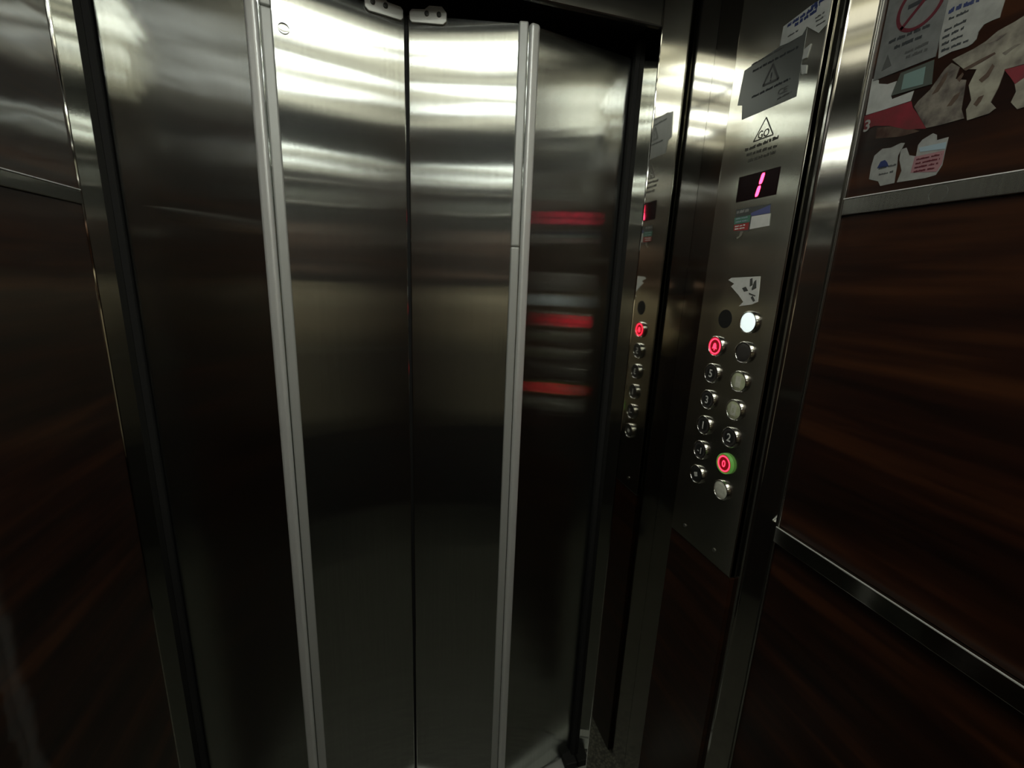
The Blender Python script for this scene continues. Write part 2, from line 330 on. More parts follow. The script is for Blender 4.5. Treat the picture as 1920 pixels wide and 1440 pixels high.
POLY_C = {
'plate': [(0.7364, 1.6963), (0.6164, 1.707), (0.6156, 1.6165), (0.7255, 1.6165), (0.7294, 1.6403), (0.7415, 1.6441)],
'plines': [(0.7155, 1.6876), (0.6273, 1.687), (0.7203, 1.6989), (0.6557, 1.6988), (0.7089, 1.6459), (0.6327, 1.647), (0.6517, 1.6247), (0.6263, 1.6266)],
'ptri': [(0.6872, 1.656), (0.6724, 1.6819), (0.6562, 1.6548)],
'ce': [(0.6598, 1.6335), (0.6277, 1.6329)],
'topst': [(0.6623, 1.7291), (0.6171, 1.7343), (0.5827, 1.7354), (0.582, 1.6962), (0.5938, 1.6903), (0.6167, 1.7086), (0.6229, 1.7004), (0.6463, 1.7006), (0.6635, 1.7028)],
'tsblue': [(0.6596, 1.735), (0.5899, 1.732)],
'goo1': [(0.6137, 1.6785), (0.6037, 1.6812), (0.6071, 1.6648), (0.6153, 1.6653)],
'goo2': [(0.6156, 1.6584), (0.6048, 1.6543), (0.6041, 1.6429), (0.6116, 1.6443)],
'logo': [(0.6694, 1.604), (0.6499, 1.5734), (0.6896, 1.5725)],
'llines': [(0.7067, 1.5633), (0.6369, 1.5661), (0.7012, 1.5544), (0.6373, 1.5538), (0.6953, 1.5438), (0.6384, 1.5448)],
'disp': [(0.71, 1.4785), (0.623, 1.4784), (0.6239, 1.5204), (0.7099, 1.5201)],
'digit': [(0.6553, 1.5189), (0.6628, 1.4804)],
'cst': [(0.7061, 1.4664), (0.6297, 1.4657), (0.6286, 1.4508), (0.6255, 1.4315), (0.6671, 1.4294), (0.6688, 1.426), (0.7048, 1.43)],
'cgreen': [(0.7069, 1.452), (0.6698, 1.4531), (0.6698, 1.4418), (0.7058, 1.441)],
'cred': [(0.7056, 1.4401), (0.6708, 1.4411), (0.6706, 1.4288), (0.7048, 1.43)],
'cwhite': [(0.6668, 1.4502), (0.6275, 1.4507), (0.6255, 1.4315), (0.6671, 1.4294)],
'cblue': [(0.6704, 1.4558), (0.6305, 1.4641), (0.6288, 1.4516), (0.667, 1.4511)],
'ctail': [(0.6941, 1.4163), (0.6834, 1.4255), (0.6889, 1.4277)],
'torn': [(0.6997, 1.3437), (0.6925, 1.3476), (0.6269, 1.3508), (0.625, 1.3316), (0.6235, 1.3086), (0.6364, 1.3033), (0.6638, 1.2987), (0.6554, 1.3067), (0.6692, 1.3181), (0.6906, 1.3324), (0.6837, 1.3373)],
'screws': [(0.7203, 0.8287), (0.6295, 0.8301)],
'copL': [(0.7687, 1.8011), (0.7641, 1.6145), (0.7593, 1.3883), (0.7399, 0.7973)],
'copR': [(0.5839, 1.7196), (0.5814, 1.5637), (0.5768, 1.3819)],
'rim': [(0.5535, 1.556), (0.5457, 1.3808), (0.5535, 1.182)],
}

# ------------------------------------------------------------------ layout constants
XR, XL, YF, YB, ZC = 0.651, -0.4296, 0.838, -0.65, 2.0
XJR, XJL, X0 = 0.498, -0.4266, 0.0442
XCOL, XCOP = 0.6185, 0.6065

# ================================================================== SETTING
fl = box('floor', XL-0.05, XR+0.05, YB-0.05, YF, -0.04, 0.0, 'floor'); tag(fl, 'dark speckled stone floor of the lift cab', 'floor', kind='structure')
# right wall: three mahogany panels
wr = box('wall_right', XR+0.004, XR+0.03, YB-0.03, 0.60, 0.0, ZC, 'blackmetal')
tag(wr, 'dark mahogany side wall of the cab carrying the torn stickers', 'wall', kind='structure')
RL, RH = (0.8885, 0.9175), (1.438, 1.4615)
RL = (1.33-0.6585*XR, 1.33-0.6153*XR); RH = (1.33+0.1685*XR, 1.33+0.2030*XR)
for z0, z1 in ((0.0, RL[0]), (RL[1], RH[0]), (RH[1], ZC)):
    box('panel', XR, XR+0.006, YB, 0.5424, z0+0.0006, z1-0.0006, 'wood', wr)
def rail(name, label, x0, x1, y0, y1, z0, z1, m='rail'):
    o = box(name, x0, x1, y0, y1, z0, z1, m, bevel=0.0012); tag(o, label, 'trim', kind='structure'); return o
t1 = rail('trim_1', 'upper brushed steel strip below the stickers on the mahogany wall', XR-0.0045, XR+0.002, YB, 0.5385, *RH)
t2 = rail('trim_2', 'lower steel strip with painted bright line along the top on the mahogany wall', XR-0.010, XR+0.002, YB, 0.5385, *RL, 'railp')
# left wall
wl = box('wall_left', XL-0.03, XL-0.004, YB-0.03, 0.90, 0.0, ZC, 'blackmetal')
tag(wl, 'glossy mahogany side wall left of the folding doors', 'wall', kind='structure')
LH, LL_ = (1.33+0.187*0.4296, 1.33+0.2325*0.4296), RL
for z0, z1 in ((0.0, LH[0]), (LH[1], ZC)):
    box('panel', XL-0.006, XL, YB, 0.838, z0+0.0006, z1-0.0006, 'woodL', wl)
t3 = rail('trim_3', 'thin upper steel strip on the glossy mahogany wall left of the doors', XL-0.002, XL+0.0025, YB, 0.837, *LH, 'railp')
for t_, x0, x1, y1, z in ((t1, XR-0.0050, XR-0.0025, 0.5385, RH[1]), (t2, XR-0.0104, XR-0.0082, 0.5375, RL[1]), (t3, XL, XL+0.0035, 0.837, LH[1])):  # pale lip added to draw the bright line along each strip
    e = box('edge_highlight', x0, x1, YB, y1, z, z+0.0013, 'alu', t_); e['label'] = 'pale added lip, a painted highlight'
# rear wall, behind the viewer: mahogany below, mirror band above (all of it seen only in reflections)
wb = box('wall_rear', XL, XR, YB-0.03, YB-0.004, 0.0, ZC, 'blackmetal')
tag(wb, 'mahogany rear wall of the cab with a mirror band above', 'wall', kind='structure')
for z0, z1, mm in ((0.0, RL[0], 'woodR'), (RL[0], RL[1], 'rail'), (RL[1], 1.50, 'woodR'), (1.50, 1.525, 'rail'), (1.525, 1.895, 'mirror'), (1.895, ZC, 'slat')):
    box('mirror' if mm == 'mirror' else ('strip' if mm == 'rail' else 'panel'), XL, XR, YB-0.004, YB, z0+0.0006, z1-0.0006, mm, wb)
for z in (1.632, 1.748):
    v, f = [], []; nn = 14
    for x in (XL+0.001, XR-0.001):
        for k in range(nn): a = 2*math.pi*k/nn; v.append((x, YB+0.010+0.011*math.cos(a), z+0.011*math.sin(a)))
    f = [(k,(k+1)%nn,nn+(k+1)%nn,nn+k) for k in range(nn)]+[tuple(range(nn)),tuple(range(nn,2*nn))]
    mk('round_rail', v, f, 'chrome', wb, smooth=True)
# front wall: jamb posts, lintel, and an added black sheet behind to block light
wf = box('wall_front', -0.55, 0.75, 1.01, 1.03, -0.04, ZC, 'black')
tag(wf, 'polished steel front of the cab around the folding doors, on an added black light block', 'wall', kind='structure')
column_prism('jamb', [(XJR,YF),(XCOL+0.02,YF),(XCOL+0.02,1.01),(XJR,1.01)], 0.0, ZC, 'polish', wf, bevel=0.0022)
column_prism('jamb', [(XJL,YF),(XJL,1.01),(XJL-0.05,1.01),(XJL-0.05,YF)], 0.0, ZC, 'polish', wf, bevel=0.0022)
box('lintel', XJL, XJR, YF, YF+0.012, 1.789, ZC, 'lintel', wf, bevel=0.003)
box('gap_shade', XJR-0.010, XJR-0.0002, 0.908, 0.952, 0.01, 1.80, 'black', wf)  # black strip stands in for the shade inside the leaf gap
box('gap_shade', XJL+0.0002, XJL+0.010, 0.914, 0.952, 0.01, 1.80, 'black', wf)  # same painted shade beside the left jamb
box('door_track', XJL+0.001, XJR-0.001, 0.853, 1.0, 1.812, 1.88, 'blackmetal', wf)
sill = box('door_sill', XJL+0.001, XJR-0.001, YF+0.001, 1.005, -0.04, -0.004, 'alu_dull', wf)
for k in range(4):
    box('sill_rib', XJL+0.001, XJR-0.001, 0.852+k*0.035, 0.864+k*0.035, -0.004, 0.0, 'alu_dull', wf)
box('guide_shoe', 0.462, 0.4975, 0.885, 0.945, 0.0, 0.022, 'black', wf, bevel=0.004)
box('guide_shoe', XJL+0.0005, XJL+0.036, 0.885, 0.945, 0.0, 0.022, 'black', wf, bevel=0.004)
# ceiling
ce = box('ceiling', XL-0.03, XR+0.03, YB-0.03, 1.03, ZC+0.03, ZC+0.05, 'ceil'); tag(ce, 'cream lift ceiling above the viewer with dark bars', 'ceiling', kind='structure')
YS = [(0.285,0.25), (0.21,0.16), (-0.045,-0.10), (-0.235,-0.30)]
box('ceiling_board', XL, XR, 0.40, 1.01, ZC, ZC+0.03, 'slat', ce)
box('ceiling_board', XL, XR, YB, -0.46, ZC, ZC+0.03, 'slat', ce)
box('ceiling_board', XL, -0.415, -0.46, 0.40, ZC, ZC+0.03, 'ceil', ce)
box('ceiling_board', 0.64, XR, -0.46, 0.40, ZC, ZC+0.03, 'ceil', ce)
lamp = empty('ceiling_light', (0.08, -0.03, ZC)); tag(lamp, 'cream backlit ceiling panel with white tubes and dark bars, above the viewer', 'ceiling light')
for (a, b) in [(0.40,0.29),(0.245,0.215),(0.155,-0.04),(-0.105,-0.23),(-0.305,-0.46)]:
    box('diffuser_pane', -0.41, 0.635, b, a, ZC+0.012, ZC+0.02, 'pane', lamp)
for a, b in YS:
    box('light_tube', -0.20, 0.28, b, a, ZC+0.004, ZC+0.02, 'tube', lamp)
for y in (0.39, 0.228, 0.09, 0.015, -0.17, -0.275, -0.40):
    box('cross_bar', -0.41, 0.635, y-0.006, y+0.006, ZC-0.006, ZC+0.003, 'slat', lamp)
for x in (-0.20, 0.08, 0.36):
    box('cross_bar', x-0.006, x+0.006, -0.46, 0.40, ZC-0.008, ZC-0.001, 'slat', lamp)

# ================================================================== FOLDING DOORS
ZT = 1.772
def strip_along(name, a, b, off0, off1, z0, z1, m, parent, bevel=0.0, seg=2):
    """vertical bar whose plan runs from a to b, spanning off0..off1 along the normal that faces the cab"""
    a, b = Vector(a), Vector(b); d = (b-a).normalized(); n = Vector((d.y, -d.x))
    if n.y > 0: n = -n
    p = [a+n*off0, b+n*off0, b+n*off1, a+n*off1]
    return column_prism(name, [(q.x,q.y) for q in p], z0, z1, m, parent, bevel, seg)
def lerp2(a, b, t): return (a[0]+(b[0]-a[0])*t, a[1]+(b[1]-a[1])*t)
def bracket(parent, a, b, s, flip):
    """zinc plate screwed to the top of an inner leaf; s = distance from the seam along the leaf"""
    a_, b_ = Vector(a), Vector(b); d = (b_-a_).normalized(); n = Vector((d.y, -d.x))
    if n.y > 0: n = -n
    out = [(0,0.004),(0.004,0),(0.058,0),(0.064,0.005),(0.064,0.018),(0.056,0.027),(0.034,0.027),(0.026,0.021),(0.004,0.020),(0,0.016)]
    zb = 1.7575
    def P(u, v, off): q = a_+d*(s+u)+n*off; return (q.x, q.y, zb+v)
    nn = len(out)
    v = [P(u,h,0.0005) for u,h in out]+[P(u,h,0.0045) for u,h in out]
    f = [tuple(range(nn)), tuple(range(2*nn-1, nn-1, -1))]+[(i,(i+1)%nn,nn+(i+1)%nn,nn+i) for i in range(nn)]
    br = mk('bracket', v, f, 'bracket', parent, bevel=0.0008); br['label'] = 'zinc plate with two screws'
    for u in (0.030, 0.051):
        vs, fs = [], []; n8 = 10
        for r, off in ((0.0042,0.0046),(0.0040,0.0066),(0.0022,0.0070)):
            for i in range(n8):
                t = 2*math.pi*i/n8; vs.append(P(u+r*math.cos(t), 0.014+r*math.sin(t), off))
        for k in range(2):
            for i in range(n8): j = (i+1)%n8; fs.append((k*n8+i,k*n8+j,(k+1)*n8+j,(k+1)*n8+i))
        fs.append(tuple(range(2*n8,3*n8)))
        mk('screw', vs, fs, 'screwdark', br)
def folding_door(name, label, sgn, seam, hinge, end, splits_in, splits_out):
    root = empty(name, (hinge[0], 0.9, 0.0)); tag(root, label, 'door', kind='structure')
    inner = strip_along('inner_leaf', seam, hinge, -0.016, 0.0, 0.012, ZT, 'door', root, 0.0022)
    outer = strip_along('outer_leaf', hinge, end, -0.016, 0.0, 0.012, ZT, 'door', root, 0.0022)
    Li = (Vector(hinge)-Vector(seam)).length; Lo = (Vector(end)-Vector(hinge)).length
    wI, wO = 0.0175/Li, 0.0200/Lo
    ai, bi = lerp2(seam, hinge, 1-wI), lerp2(seam, hinge, 0.996)
    ao, bo = lerp2(hinge, end, 0.003), lerp2(hinge, end, wO)
    for (z0, z1) in splits_in: strip_along('hinge_profile', ai, bi, -0.004, 0.0075, z0, z1, 'alu_dull', root, 0.0030, 4)
    for (z0, z1) in splits_out: strip_along('hinge_profile', ao, bo, -0.004, 0.0095, z0, z1, 'alu', root, 0.0060, 5)
    bracket(root, seam, hinge, 0.004, sgn)
    return root
def dent(root, a, b, s, z, r, h):
    """small raised dent pressed through the leaf skin"""
    a_, b_ = Vector(a), Vector(b); d = (b_-a_).normalized(); n = Vector((d.y, -d.x))
    if n.y > 0: n = -n
    vs, fs = [], []; k = 14
    for q in range(5):
        rr, off = r*math.cos(q*math.pi/10), h*math.sin(q*math.pi/10)
        for i in range(k):
            t = 2*math.pi*i/k; p = a_+d*(s+rr*math.cos(t))+n*off; vs.append((p.x, p.y, z+rr*math.sin(t)))
    for q in range(4):
        for i in range(k): j = (i+1)%k; fs.append((q*k+i,q*k+j,(q+1)*k+j,(q+1)*k+i))
    fs.append(tuple(range(4*k,5*k)))
    mk('dent', vs, fs, 'door', root, smooth=True)
SEAM_L, SEAM_R = (X0-0.0022, 0.9205), (X0+0.0022, 0.9205)
dl = folding_door('door_1', 'left pair of brushed steel folding door leaves with pale aluminium hinge strip', -1,
    SEAM_L, (-0.1795,0.8755), (-0.4155,0.921), [(0.012,1.7215),(1.7225,ZT)], [(0.012,1.731),(1.732,ZT)])
dr = folding_door('door_2', 'right pair of brushed steel folding door leaves reflecting the red button lights', 1,
    SEAM_R, (0.2545,0.8755), (0.4870,0.921), [(0.012,1.3905),(1.3915,ZT)], [(0.012,ZT)])
dent(dl, SEAM_L, (-0.1795,0.8755), 0.193, 1.700, 0.0085, 0.0004)
box('seam_shade', X0-0.0030, X0+0.0030, 0.929, 0.934, 0.012, ZT, 'black', dl)  # black strip paints the dark of the gap between the leaves

# ================================================================== CONTROL COLUMN with the operating panel
col = empty('operating_panel', (0.63, 0.70, 0.0))
tag(col, 'full height steel control column with lift buttons and red floor display', 'control panel')
prof = [(XCOL,YF-0.0004),(XCOL,0.5680)]
for k in range(1, 6):
    a = math.pi/2*k/6*0.72
    prof.append((XCOL+0.006*(1-math.cos(a)), 0.5680-0.006*math.sin(a)))
prof += [(XR+0.0035,0.5425),(XR+0.0035,YF-0.0004)]
column_prism('column_casing', prof, 0.0, ZC, 'polishY', col)
box('corner_strip', XR-0.0035, XR+0.0035, 0.5385, 0.5424, 0.0, ZC, 'rail', col, bevel=0.0012)
fp = box('face_plate', XCOP, XCOL, 0.5815, 0.7635, 0.80, 1.985, 'cop', col, bevel=0.0018)
lp = box('lower_panel', XCOP+0.002, XCOL, 0.5815, 0.7635, 0.0, 0.798, 'wood', col, bevel=0.0006); lp['label'] = 'mahogany panel below the button plate'
for y, z in ((0.7203,0.8287),(0.6295,0.8287)):
    disc_x('screw', y, z, XCOP, 0.0038, 0.0016, 'screw', col, 14)
YLc, YRc = 0.7035, 0.6325
def zrow(k): return 1.2730-0.0528*k
disc_x('key_hole', 0.6935, zrow(0), XCOP, 0.0172, 0.0003, 'black', col)  # flat black disc painted as the shade in the hole; plate uncut
def button(y, z, cap='cap', bezel='chrome', label=None):
    v, f = lathe_x([(0.0196,0.0),(0.0196,0.0048),(0.0190,0.0060),(0.0176,0.0062),(0.0168,0.0054),(0.0166,0.0020)], y, z, XCOP, 40)
    b = mk('button', v, f, bezel, col, smooth=True)
    if label: b['label'] = label
    vv, ff = lathe_x([(0.0165,0.001),(0.0165,0.0042),(0.0152,0.0052),(0.0090,0.0054),(0.0012,0.0055)], y, z, XCOP, 36)
    ff.append(tuple(range(4*36, 5*36)))
    mk('cap', vv, ff, cap, b, smooth=True)
    return b
XT = XCOP-0.0056
def ringlight(b, y, z): ring_x('light_ring', y, z, XT+0.0004, 0.0128, 0.0153, 0.0005, 'redglow', b)
# left column, top to bottom
y = YLc
b = button(y, zrow(1), 'redglow_dim', label='alarm button lit red with a bell'); ringlight(b, y, zrow(1))
bell = [(-0.0062,-0.0048),(0.0062,-0.0048),(0.0046,-0.0020),(0.0036,0.0035),(0.0014,0.0062),(-0.0014,0.0062),(-0.0036,0.0035),(-0.0046,-0.0020)]
sheet('bell_symbol', [(y-u, zrow(1)+v) for u, v in bell], XT, 0.0005, 'redglow', b)
disc_x('bell_clapper', y, zrow(1)-0.0066, XT, 0.0013, 0.0005, 'redglow', b, 10)
for k, s_ in ((2,'5'),(3,'3'),(4,'1')):
    b = button(y, zrow(k), label='black button marked '+s_); text_x('legend', s_, y, zrow(k), XT, 0.0155, 'legend', b)
    ring_x('cap_ring', y, zrow(k), XT+0.0004, 0.0118, 0.0150, 0.0003, 'capgrey', b)
b = button(y, zrow(5), label='black button marked minus one'); text_x('legend', '-1', y, zrow(5), XT, 0.0130, 'legend', b)
ring_x('cap_ring', y, zrow(5), XT+0.0004, 0.0118, 0.0150, 0.0003, 'capgrey', b)
b = button(y, zrow(6), label='black button with a round fan symbol')
for k in range(4):
    a = k*math.pi/2+0.4
    disc_x('fan_symbol', y+0.0030*math.cos(a), zrow(6)+0.0030*math.sin(a), XT, 0.0026, 0.0004, 'legend', b, 12)
# right column, top to bottom
y = YRc
b = button(y, zrow(0), 'whiteglow', label='button lit plain white'); 
b = button(y, zrow(1), 'capgrey', label='chrome ringed button with blank dark face')
for k, mm, txt in ((2,'wornwhite','worn pale button with whitish square'),(3,'worn','worn greenish button with pale square')):
    b = button(y, zrow(k), 'worn', label=txt)
    rect = [(-0.0062,-0.0100),(0.0060,-0.0104),(0.0066,0.0098),(-0.0058,0.0104)]
    sheet('worn_label', [(y-u, zrow(k)+v) for u, v in rect], XT, 0.0005, 'wornwhite', b)
text_x('legend', '8', y, zrow(3)-0.0005, XT-0.0006, 0.009, 'worn', b)
b = button(y, zrow(4), label='black button marked 2'); text_x('legend', '2', y, zrow(4), XT, 0.0155, 'legend', b)
ring_x('cap_ring', y, zrow(4), XT+0.0004, 0.0118, 0.0150, 0.0003, 'capgrey', b)
b = button(y+0.002, zrow(5), 'redglow_dim', 'greenring', 'ground floor button lit red with green rim'); ringlight(b, y+0.002, zrow(5))
text_x('legend', '0', y+0.002, zrow(5), XT, 0.0135, 'redglow', b)
b = button(y, zrow(6), 'wornwhite', label='worn plain white button')
# floor display
dp = sheet('floor_display', [(0.7100,1.4786),(0.6232,1.4786),(0.6232,1.5203),(0.7100,1.5203)], XCOP, 0.0008, 'display', col); dp['label'] = 'black display window showing a red 1'
XD = XCOP-0.0008
for z0, z1 in ((1.4815,1.4980),(1.5005,1.5170)):
    def ys(z): return 0.6592-(z-1.4993)*0.24
    zm = (z0+z1)/2; hw = 0.0034
    sheet('segment', [(ys(z0)+hw*0.6,z0),(ys(z0)-hw*0.6,z0),(ys(z0+0.003)-hw,z0+0.003),(ys(z1-0.003)-hw,z1-0.003),(ys(z1)-hw*0.6,z1),(ys(z1)+hw*0.6,z1),(ys(z1-0.003)+hw,z1-0.003),(ys(z0+0.003)+hw,z0+0.003)], XD, 0.0005, 'seg', dp)
# etched maker mark: triangle round the letters GO, three rows of worn lettering below
tri = [(0.6694,1.6040),(0.6490,1.5730),(0.6900,1.5726)]
def stroke(a, b, wd): 
    dx, dz = b[0]-a[0], b[1]-a[1]; l = math.hypot(dx,dz); nx, nz = -dz/l*wd/2, dx/l*wd/2
    return [(a[0]+nx,a[1]+nz),(b[0]+nx,b[1]+nz),(b[0]-nx,b[1]-nz),(a[0]-nx,a[1]-nz)]
v, f = joinvf([sheetvf(stroke(tri[i], tri[(i+1)%3], 0.0020), XCOP, 0.0002) for i in range(3)])
mk('maker_mark', v, f, 'etch', fp)
text_x('maker_mark', 'GO', 0.6698, 1.5800, XCOP, 0.0120, 'etch', fp, 0.95, 0.0, 0.0, 0.0002)
PL = POLY_C['llines']
scribble('etched_lettering', [(PL[0],PL[1]),(PL[2],PL[3]),(PL[4],PL[5])], XCOP, 0.0062, 'etch', fp, 3)

# ================================================================== STICKERS ON THE COLUMN
def sticker(name, label, pts, x, m, t=0.0005, group=None):
    o = sheet(name, pts, x, t, m); tag(o, label, 'sticker', group); return o
XS = XCOP
s1 = sticker('notice_sticker', 'grey film notice with warning triangle on the control column above the display', POLY_C['plate'], XS, 'plate')
P = POLY_C['plines']
scribble('print', [(P[0],P[1]),(P[4],P[5])], XS-0.0005, 0.0042, 'ink', s1, 5)
scribble('print', [(P[2],P[3]),(P[6],P[7])], XS-0.0005, 0.0030, 'inkgrey', s1, 6)
tr = POLY_C['ptri']
v, f = joinvf([sheetvf(stroke(tr[i], tr[(i+1)%3], 0.0034), XS-0.0005, 0.0003) for i in range(3)]); mk('warning_triangle', v, f, 'inkgrey', s1)
text_x('warning_mark', '!', 0.672, 1.6635, XS-0.0005, 0.013, 'ink', s1)
text_x('certification_mark', 'CE', 0.6435, 1.6340, XS-0.0005, 0.0085, 'inkgrey', s1, 1.3)
s2 = sticker('maker_sticker', 'white sticker with dark blue lettering at the top of the control column', POLY_C['topst'], XS-0.0006, 'white_old')
scribble('blue_print', [((0.654,1.7262),(0.600,1.7290)),((0.640,1.7205),(0.604,1.7235)),((0.615,1.7315),(0.592,1.7330))], XS-0.0011, 0.0060, 'inkblue', s2, 8)
scribble('print', [((0.650,1.7100),(0.632,1.7105)),((0.604,1.7130),(0.590,1.7140)),((0.602,1.7080),(0.588,1.7085)),((0.600,1.7015),(0.586,1.7020))], XS-0.0011, 0.0026, 'inkgrey', s2, 9)
sticker('sticker_scrap', 'curled white scrap beside the grey notice, upper one', POLY_C['goo1'], XS, 'white_old', 0.0015)
sticker('sticker_scrap', 'small round white scrap beside the grey notice, lower one', POLY_C['goo2'], XS, 'white_old', 0.0015)
s3 = sticker('service_sticker', 'green red and blue striped label below the red floor display', POLY_C['cst'], XS, 'plate')
sheet('green_field', POLY_C['cgreen'], XS-0.0005, 0.0003, 'green', s3)
sheet('red_field', POLY_C['cred'], XS-0.0005, 0.0003, 'redprint', s3)
sheet('white_field', POLY_C['cwhite'], XS-0.0005, 0.0003, 'white', s3)
sheet('blue_field', POLY_C['cblue'], XS-0.0005, 0.0003, 'blueprint', s3)
scribble('print', [((0.7030,1.4500),(0.6745,1.4505)),((0.7025,1.4445),(0.6745,1.4450))], XS-0.0008, 0.0028, 'pale_blue', s3, 12)
scribble('print', [((0.7025,1.4370),(0.6790,1.4378)),((0.7020,1.4325),(0.6790,1.4333))], XS-0.0008, 0.0026, 'white', s3, 13)
scribble('print', [((0.7035,1.4615),(0.6760,1.4615))], XS-0.0005, 0.0060, 'paper', s3, 14)
sheet('peeled_tail', [(0.6941,1.4150),(0.6955,1.4185),(0.6900,1.4195),(0.6880,1.4290),(0.6810,1.4280),(0.6850,1.4200)], XS, 0.0004, 'torn', s3)
s4 = sticker('torn_sticker', 'torn white sticker remains above the white lit button', POLY_C['torn'], XS, 'white', 0.0006)
for q in ([(0.648,1.3460),(0.643,1.3480),(0.640,1.3360),(0.646,1.3330)],[(0.638,1.3420),(0.634,1.3450),(0.631,1.3310),(0.640,1.3270),(0.641,1.3300)],
          [(0.663,1.3300),(0.655,1.3330),(0.648,1.3260),(0.657,1.3240)],[(0.646,1.3230),(0.630,1.3190),(0.631,1.3170),(0.645,1.3200)],[(0.640,1.3150),(0.636,1.3180),(0.629,1.3100),(0.633,1.3080)]):
    sheet('scraped_patch', q, XS-0.0006, 0.0002, 'plate', s4)

# ================================================================== STICKERS ON THE MAHOGANY WALL
XW = XR
def rows(key): q = POLY_W[key]; return [(q[i],q[i+1]) for i in range(0,len(q)-1,2)]
a, b = POLY_W['nosmoke']          # lower corners of the sign: right, left
zb = (a[1]+b[1])/2-0.002
ns = sticker('no_smoking_sign', 'grey no smoking sign with red crossed circle, high on the mahogany wall', [(a[0],zb),(b[0],zb),(b[0],zb+0.135),(a[0],zb+0.135)], XW, 'plastic', 0.0012)
XN = XW-0.0012; yc, zc, rc = 0.5050*XR/0.67, 1.33+(1.6930-1.33)*XR/0.67, 0.0275
ring_x('prohibition_ring', yc, zc, XN, rc-0.0042, rc, 0.0003, 'inkred', ns)
sheet('prohibition_bar', stroke((yc+rc*0.68,zc-rc*0.68),(yc-rc*0.68,zc+rc*0.68),0.0040), XN, 0.0003, 'inkred', ns)
sheet('cigarette', stroke((yc+0.015,zc+0.004),(yc-0.013,zc+0.004),0.0050), XN, 0.0002, 'ink', ns)
Q = POLY_W['nslines']
scribble('print', [(Q[0],Q[1])], XN, 0.0046, 'ink', ns, 21); scribble('print', [(Q[2],Q[3])], XN, 0.0046, 'ink', ns, 22)
scribble('print', [(Q[4],Q[5]),(Q[6],Q[7])], XN, 0.0040, 'inkgrey', ns, 23)
sheet('print', [(Q[8][0],Q[8][1]-0.010),(Q[9][0]+0.004,Q[9][1]),(Q[9][0]-0.004,Q[9][1]-0.016)], XN, 0.0002, 'inkgrey', ns)
sg = sticker('instruction_sticker', 'white sticker with rows of dark lettering right of the no smoking sign', POLY_W['sign2'], XW, 'paper', 0.0008)
q = rows('s2lines')
scribble('blue_print', q[:1], XW-0.0008, 0.0060, 'inkblue', sg, 31); scribble('print', q[1:], XW-0.0008, 0.0034, 'ink', sg, 32)
bw = sticker('blank_sticker', 'blank white sticker stuck under the no smoking sign', POLY_W['white'], XW, 'white_old', 0.0006)
tl = sticker('teal_label', 'teal label in a dark frame under the no smoking sign', POLY_W['teal'], XW-0.0007, 'tealframe', 0.0005)
sheet('teal_field', POLY_W['tealc'], XW-0.0012, 0.0003, 'teal', tl)
rs = sticker('red_sticker', 'torn red sticker with a white 3 on the mahogany wall', POLY_W['red'], XW, 'red', 0.0005)
text_x('print', '3', POLY_W['red'][-1][0]-0.0035, POLY_W['red'][-1][1]+0.006, XW-0.0005, 0.0150, 'paper', rs)
sticker('glue_patch', 'brown smear of old glue below the red sticker', POLY_W['redresid'], XW, 'resid', 0.0004)
ta = sticker('torn_poster_scrap', 'grimy torn paper scrap right of the red sticker', POLY_W['tornA'], XW, 'torn2', 0.0008)
tb = sticker('torn_poster_scrap', 'largest torn beige paper scrap below the instruction sticker', POLY_W['tornB'], XW, 'torn', 0.0008)
sticker('torn_poster_scrap', 'small torn paper scrap at the right picture edge', POLY_W['tornC'], XW, 'torn', 0.0008)
for k in (1,2,3): sheet('torn_slit', POLY_W['st%d' % k], XW-0.0008, 0.0002, 'resid', ta)
for k in (4,5,6,7,8): sheet('torn_slit', POLY_W['st%d' % k], XW-0.0008, 0.0002, 'resid' if k < 7 else 'torn2', tb)
sticker('red_scrap', 'small torn red scrap at the right picture edge', POLY_W['redfrag'], XW, 'red', 0.0009)
r1 = sticker('bell_sticker', 'torn white sticker with a blue bell above the steel strip', POLY_W['rem1'], XW, 'paper', 0.0006)
sheet('bell_symbol', POLY_W['bell'], XW-0.0006, 0.0003, 'inkblue', r1)
rb = POLY_W['rem1']; ym = sum(p[0] for p in rb)/len(rb)
scribble('print', [((ym+0.010,1.496),(ym-0.012,1.4965)),((ym+0.008,1.488),(ym-0.010,1.4885))], XW-0.0006, 0.0028, 'inkgrey', r1, 41)
r2 = sticker('striped_sticker', 'torn white sticker with blue and pink printed rows above the steel strip', POLY_W['rem2'], XW, 'paper', 0.0006)
sheet('blue_field', POLY_W['rem2blue'], XW-0.0006, 0.0003, 'pale_blue', r2)
sheet('pink_field', POLY_W['rem2pink'], XW-0.0006, 0.0003, 'pink', r2)
pk = POLY_W['rem2pink']
scribble('print', [((pk[0][0]-0.003, pk[0][1]-0.004-0.0048*i),(pk[1][0]+0.002+0.0008*i, pk[0][1]-0.004-0.0048*i)) for i in range(4)], XW-0.0009, 0.0024, 'inkred', r2, 42)
ym, zm = POLY_W['mark'][0][0]*0.5+POLY_W['mark'][1][0]*0.5, (RH[0]+RH[1])/2
g = ring_x('sticker_ghost', ym, zm, XR-0.0045, 0.0098, 0.0104, 0.0002, 'plate'); tag(g, 'faint round mark left by a peeled sticker on the upper steel strip', 'mark')

